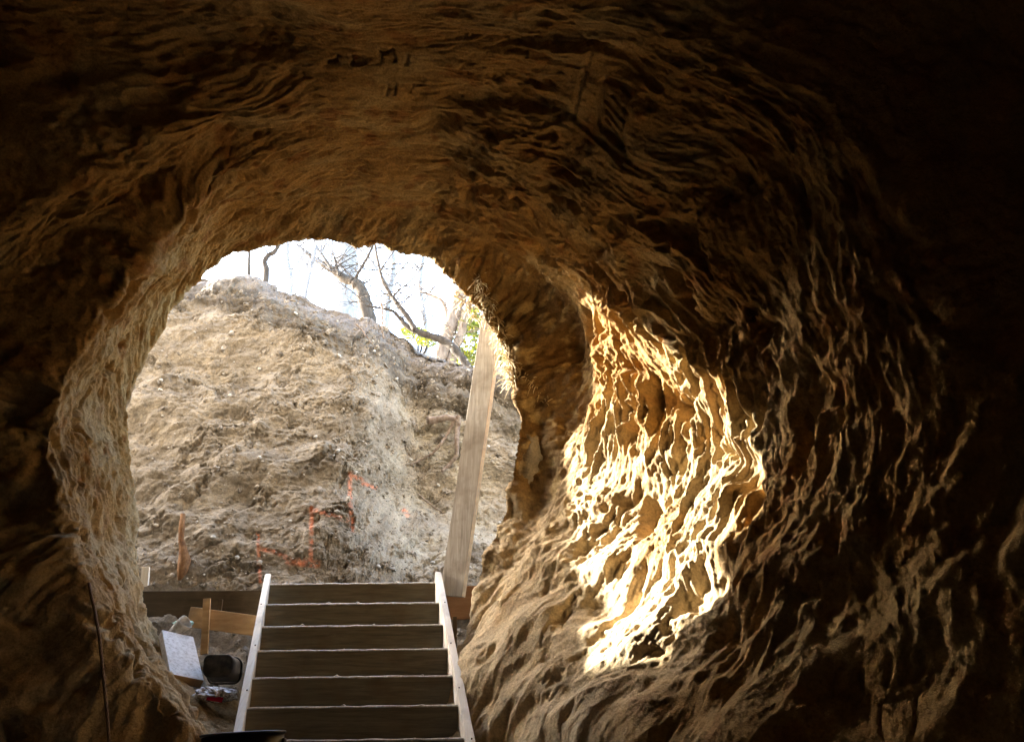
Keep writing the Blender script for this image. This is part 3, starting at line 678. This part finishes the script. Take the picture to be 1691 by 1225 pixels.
# ------------------------------------------------------------------ rope on the left wall, dry grass round the mouth
M_rope, nt, b = mat('old_rope', (.2, .13, .08), .9)
v = coords(nt); wv = N(nt, 'ShaderNodeTexWave'); wv.inputs['Scale'].default_value = 40; nt.links.new(v, wv.inputs['Vector']); bump(nt, b, [(wv.outputs['Fac'], .004, .8)])
RPX = ((147, 962), (151, 985), (156, 1005), (160, 1028), (164, 1050), (167, 1080), (170, 1110), (173, 1140), (176, 1170), (179, 1205), (181, 1240))
rd = [on_rock(u, v_, .03).y for u, v_ in RPX]; rd = [min(rd[max(k - 1, 0):k + 2]) for k in range(len(rd))]
rp = [Vector(at(u, v_, d_)) for (u, v_), d_ in zip(RPX, rd)]
tag(MB().tube(rp, .009, 8).build('rope', M_rope, None, True), 'thin brown rope hanging down the lower left cave wall', 'rope')
M_straw, nt, b = mat('dry_straw', (.58, .46, .27), .8)
rng = random.Random(12); mb = MB()
for pl_, cnt, ln in (([(733, 447), (752, 478), (772, 500), (790, 522)], 110, .11), ([(786, 455), (796, 475), (808, 505)], 170, .09), ([(805, 490), (818, 530), (832, 565), (842, 600), (848, 628)], 360, .12), ([(848, 600), (880, 632), (905, 668)], 110, .07)):
    for k in range(cnt):
        s_ = rng.uniform(0, len(pl_) - 1.001); i = int(s_); t_ = s_ - i
        u = pl_[i][0] * (1 - t_) + pl_[i + 1][0] * t_ + rng.gauss(0, 4) ; v_ = pl_[i][1] * (1 - t_) + pl_[i + 1][1] * t_ + rng.gauss(0, 3)
        p = on_rock(u, v_, .0); p.y += rng.uniform(0, .1); l = ln * rng.uniform(.4, 1.3)
        d = Vector((rng.gauss(-.1, .6), rng.gauss(-.3, .4), rng.gauss(-.3, .6))).normalized()
        g = Vector((0, 0, -.35))
        mb.tube([p, p + d * l * .4, p + d * l * .75 + g * l * .3, p + d * l + g * l * .8], [.0042, .0036, .003, .0015], 3, False)
tag(mb.build('dry_grass', M_straw, None, True), 'dry straw and fine roots fringing the right rim of the cave mouth', 'dry grass', kind='stuff')

# ------------------------------------------------------------------ trees beyond the crest
def bark(name, a, b_, sc_=14):
    m, nt, b = mat(name, rough=.9, spec=.15); v = coords(nt, (1, 1, .3))
    n = noise(nt, v, sc_, 7, .65); nt.links.new(ramp(nt, n, [(.32, a), (.66, b_)]), b.inputs['Base Color']); bump(nt, b, [(n, .02, .7)]); return m
M_bg = bark('grey_bark', (.17, .165, .165), (.29, .28, .28)); M_bb = bark('brown_bark', (.045, .035, .026), (.10, .08, .06)); M_bt = bark('tan_bark', (.16, .11, .075), (.30, .225, .16))
def limb(mb, px, Y, r0, r1, dy=0.0, n=9, sub=6, seed=0):
    rng = random.Random(seed * 7 + int(px[0][0])); P0 = [Vector(at(u, v_, Y + dy * k / max(1, len(px) - 1))) for k, (u, v_) in enumerate(px)]
    out = []
    for i in range(len(P0) - 1):
        a, b, c, d = P0[max(i - 1, 0)], P0[i], P0[i + 1], P0[min(i + 2, len(P0) - 1)]
        for k in range(sub):
            t = k / sub
            out.append(.5 * ((2 * b) + (c - a) * t + (2 * a - 5 * b + 4 * c - d) * t * t + (3 * b - a - 3 * c + d) * t ** 3))
    out.append(P0[-1]); rad = [(r0 + (r1 - r0) * k / (len(out) - 1)) * (1 + .12 * rng.uniform(-1, 1)) for k in range(len(out))]
    mb.tube(out, rad, n); return out
def twigs(mb, base_pts, cnt, length, r, rng, depth=2, updir=.5):
    for _ in range(cnt):
        p = rng.choice(base_pts); d = Vector((rng.gauss(0, 1), rng.gauss(0, .6), rng.gauss(updir, .7))).normalized(); l = length * rng.uniform(.5, 1.2)
        pts = [p]
        for k in range(6):
            d = (d + Vector((rng.gauss(0, .22), rng.gauss(0, .15), rng.gauss(.03, .22)))).normalized(); pts.append(pts[-1] + d * l / 6)
        mb.tube(pts, [r * (1 - .8 * k / 6) for k in range(7)], 5, False)
        if depth > 1: twigs(mb, pts[2:], 3, length * .55, r * .5, rng, depth - 1, updir)
def tree(name, base_px, Y, m, label, cat, trunk, limbs, tw, seed, grp=None):
    """trunk and limbs are lists of (photo outline points, radius, radius, change of depth)"""
    rng = random.Random(seed); bse = Vector(at(*base_px, Y)); e = empty(name, bse, label, cat, grp)
    mb = MB(); tp = []
    for k, (px, r0, r1, dy) in enumerate(trunk): tp += limb(mb, px, Y, r0, r1, dy, 12, seed=seed + k)
    mb.build('trunk', m, e, True); pts = tp[2:]
    for k, (px, r0, r1, dy) in enumerate(limbs):
        mb = MB(); pts += limb(mb, px, Y, r0, r1, dy, 9, seed=seed + 20 + k); mb.build('branch', m, e, True)
    if tw:
        mb = MB(); twigs(mb, pts, *tw, rng); mb.build('crown', m, e, True)
    return e
tree('broad_tree', (577, 560), 22, M_bg, 'thick pale grey tree trunk standing beyond the crest of the bank', 'tree', [([(572, 560), (573, 490), (572, 440), (574, 380), (572, 300)], .36, .29, 0)], [([(571, 400), (552, 380), (530, 350)], .1, .05, .5), ([(575, 395), (600, 370), (630, 340)], .09, .04, -.5)], (40, 2.2, .022), 3)
tree('leaning_tree', (618, 560), 15, M_bb, 'brown leaning tree whose thick limb reaches up left across the grey trunk', 'tree', [([(618, 560), (605, 510), (596, 478), (585, 466)], .15, .11, 0)], [([(585, 466), (568, 460), (548, 445), (530, 434), (515, 424), (490, 405)], .10, .035, .6), ([(560, 455), (556, 440), (553, 428)], .035, .02, .1), ([(585, 466), (592, 450), (607, 425), (618, 400)], .035, .02, -.4), ([(548, 445), (535, 425), (522, 405), (515, 380)], .04, .015, .2)], (34, 1.5, .014), 5)
tree('crooked_tree', (775, 640), 12, M_bb, 'dark crooked sapling bending left in front of the sky by the leaning plank', 'tree', [([(778, 640), (770, 604), (752, 578), (738, 566), (715, 556), (690, 548), (668, 535), (662, 525)], .075, .04, .3)], [([(686, 545), (672, 522), (655, 500), (644, 485), (632, 462), (626, 440), (621, 415), (616, 380)], .045, .016, .4), ([(662, 528), (650, 515), (635, 510), (604, 505)], .03, .013, -.2), ([(655, 500), (650, 488), (680, 462), (705, 430)], .016, .006, .2), ([(628, 446), (640, 430), (652, 412)], .016, .008, 0)], (44, 1.0, .009), 8)
tree('tan_tree', (735, 640), 16, M_bt, 'bare tan trunk leaning right next to the leaning plank', 'tree', [([(722, 640), (727, 595), (738, 555), (752, 515), (764, 480), (785, 430)], .17, .12, 0)], [([(741, 610), (752, 575), (764, 540), (772, 510), (790, 470)], .10, .07, -.2), ([(740, 548), (735, 505), (718, 490), (695, 482)], .05, .02, .3)], (26, .9, .015), 11)
tree('sapling', (437, 470), 13, M_bb, 'small twisted sapling on the left crest with a hooked stem', 'sapling', [([(438, 470), (440, 446), (437, 432), (443, 422), (453, 416), (462, 402), (475, 385)], .055, .03, 0)], [([(443, 422), (436, 405), (430, 390)], .014, .008, 0)], (9, .5, .007), 14, 'saplings on the crest of the bank')
tree('sapling', (411, 460), 14, M_bb, 'slim straight sapling at the far left of the crest', 'sapling', [([(411, 460), (411, 435), (412, 405), (410, 380)], .035, .02, 0)], [], (7, .5, .007), 17, 'saplings on the crest of the bank')
tree('sapling', (505, 500), 14, M_bg, 'thin pale sapling on the crest between hooked sapling and grey trunk', 'sapling', [([(503, 500), (508, 470), (514, 440), (522, 405), (528, 370)], .03, .016, 0)], [([(512, 450), (500, 425), (488, 400)], .012, .006, .1), ([(514, 440), (528, 420), (545, 400)], .012, .006, .1)], (40, .9, .009), 19, 'saplings on the crest of the bank')
tree('slender_tree', (640, 580), 24, M_bg, 'slender pale tree with tangled twigs between the grey trunk and the crooked sapling', 'tree', [([(636, 580), (640, 500), (650, 440), (646, 380), (655, 320)], .10, .05, 0)], [([(648, 460), (675, 430), (700, 390)], .04, .015, .5), ([(646, 480), (620, 440), (600, 410), (590, 370)], .04, .015, -.5)], (46, 1.9, .016), 41, 'slender trees behind the bank')
tree('slender_tree', (712, 620), 26, M_bg, 'slender pale tree with thin twigs just left of the tan trunk', 'tree', [([(705, 620), (703, 540), (694, 470), (700, 400), (692, 330)], .09, .05, 0)], [([(698, 500), (725, 460), (740, 420)], .04, .015, .5), ([(697, 450), (675, 420), (668, 380)], .035, .015, -.5)], (46, 1.8, .016), 43, 'slender trees behind the bank')
tree('slender_tree', (480, 520), 23, M_bg, 'slender pale tree with thin twigs right of the hooked sapling', 'tree', [([(478, 520), (481, 460), (474, 420), (480, 360)], .08, .05, 0)], [([(478, 450), (500, 420), (510, 380)], .035, .015, .5)], (30, 1.6, .016), 47, 'slender trees behind the bank')
# leafy shrub
M_leaf = bpy.data.materials.new('yellow_green_leaf'); M_leaf.use_nodes = True; nt = M_leaf.node_tree; b = nt.nodes['Principled BSDF']
v = coords(nt); c = ramp(nt, noise(nt, v, 2.5, 4), [(.35, (.05, .08, .008)), (.5, (.11, .13, .012)), (.65, (.22, .18, .015))])
tr = nt.nodes.new('ShaderNodeBsdfTranslucent'); ms = nt.nodes.new('ShaderNodeMixShader'); ms.inputs[0].default_value = .45
nt.links.new(c, b.inputs['Base Color']); nt.links.new(c, tr.inputs[0]); b.inputs['Roughness'].default_value = .6
nt.links.new(b.outputs[0], ms.inputs[1]); nt.links.new(tr.outputs[0], ms.inputs[2]); nt.links.new(ms.outputs[0], nt.nodes['Material Output'].inputs[0])
rng = random.Random(31)
def shrub(base_px, Y, blobs, cnt, label):
    e = empty('leafy_shrub', Vector(at(*base_px, Y)), label, 'shrub', 'leafy shrubs beyond the bank'); mb = MB(); lf = MB()
    for (u, v_, ru, rv) in blobs:
        tip = Vector(at(u, v_, Y)); mb.tube([e.location, e.location.lerp(tip, .5) + Vector((.1, 0, .1)), tip], [.04, .025, .008], 6)
        for k in range(cnt):
            a = rng.uniform(0, 6.28); q = math.sqrt(rng.random()); p = Vector(at(u + ru * q * math.cos(a), v_ + rv * q * math.sin(a), Y + rng.gauss(0, .5)))
            s_ = rng.uniform(.04, .085); x = Vector((rng.gauss(0, 1), rng.gauss(0, 1), rng.gauss(0, .6))).normalized(); y = x.cross(Vector((rng.gauss(0, 1), rng.gauss(0, 1), rng.gauss(0, 1)))).normalized()
            vs = [lf.bm.verts.new(p + q_) for q_ in (-x * s_, y * s_ * .45, x * s_, -y * s_ * .45)]; lf.bm.faces.new(vs)
    mb.build('stem', M_bb, e, True); lf.build('foliage', M_leaf, e)
shrub((790, 660), 17, [(795, 520, 30, 30), (780, 560, 32, 30), (800, 590, 30, 25), (775, 530, 20, 25), (830, 600, 25, 30), (850, 560, 25, 40), (760, 590, 18, 14)], 420, 'yellow green leafy shrub behind the top of the leaning plank')
shrub((690, 600), 18, [(690, 552, 22, 12), (705, 562, 18, 10), (676, 546, 14, 8)], 160, 'low yellow leafy shrub peeping over the crest left of the tan trunk')
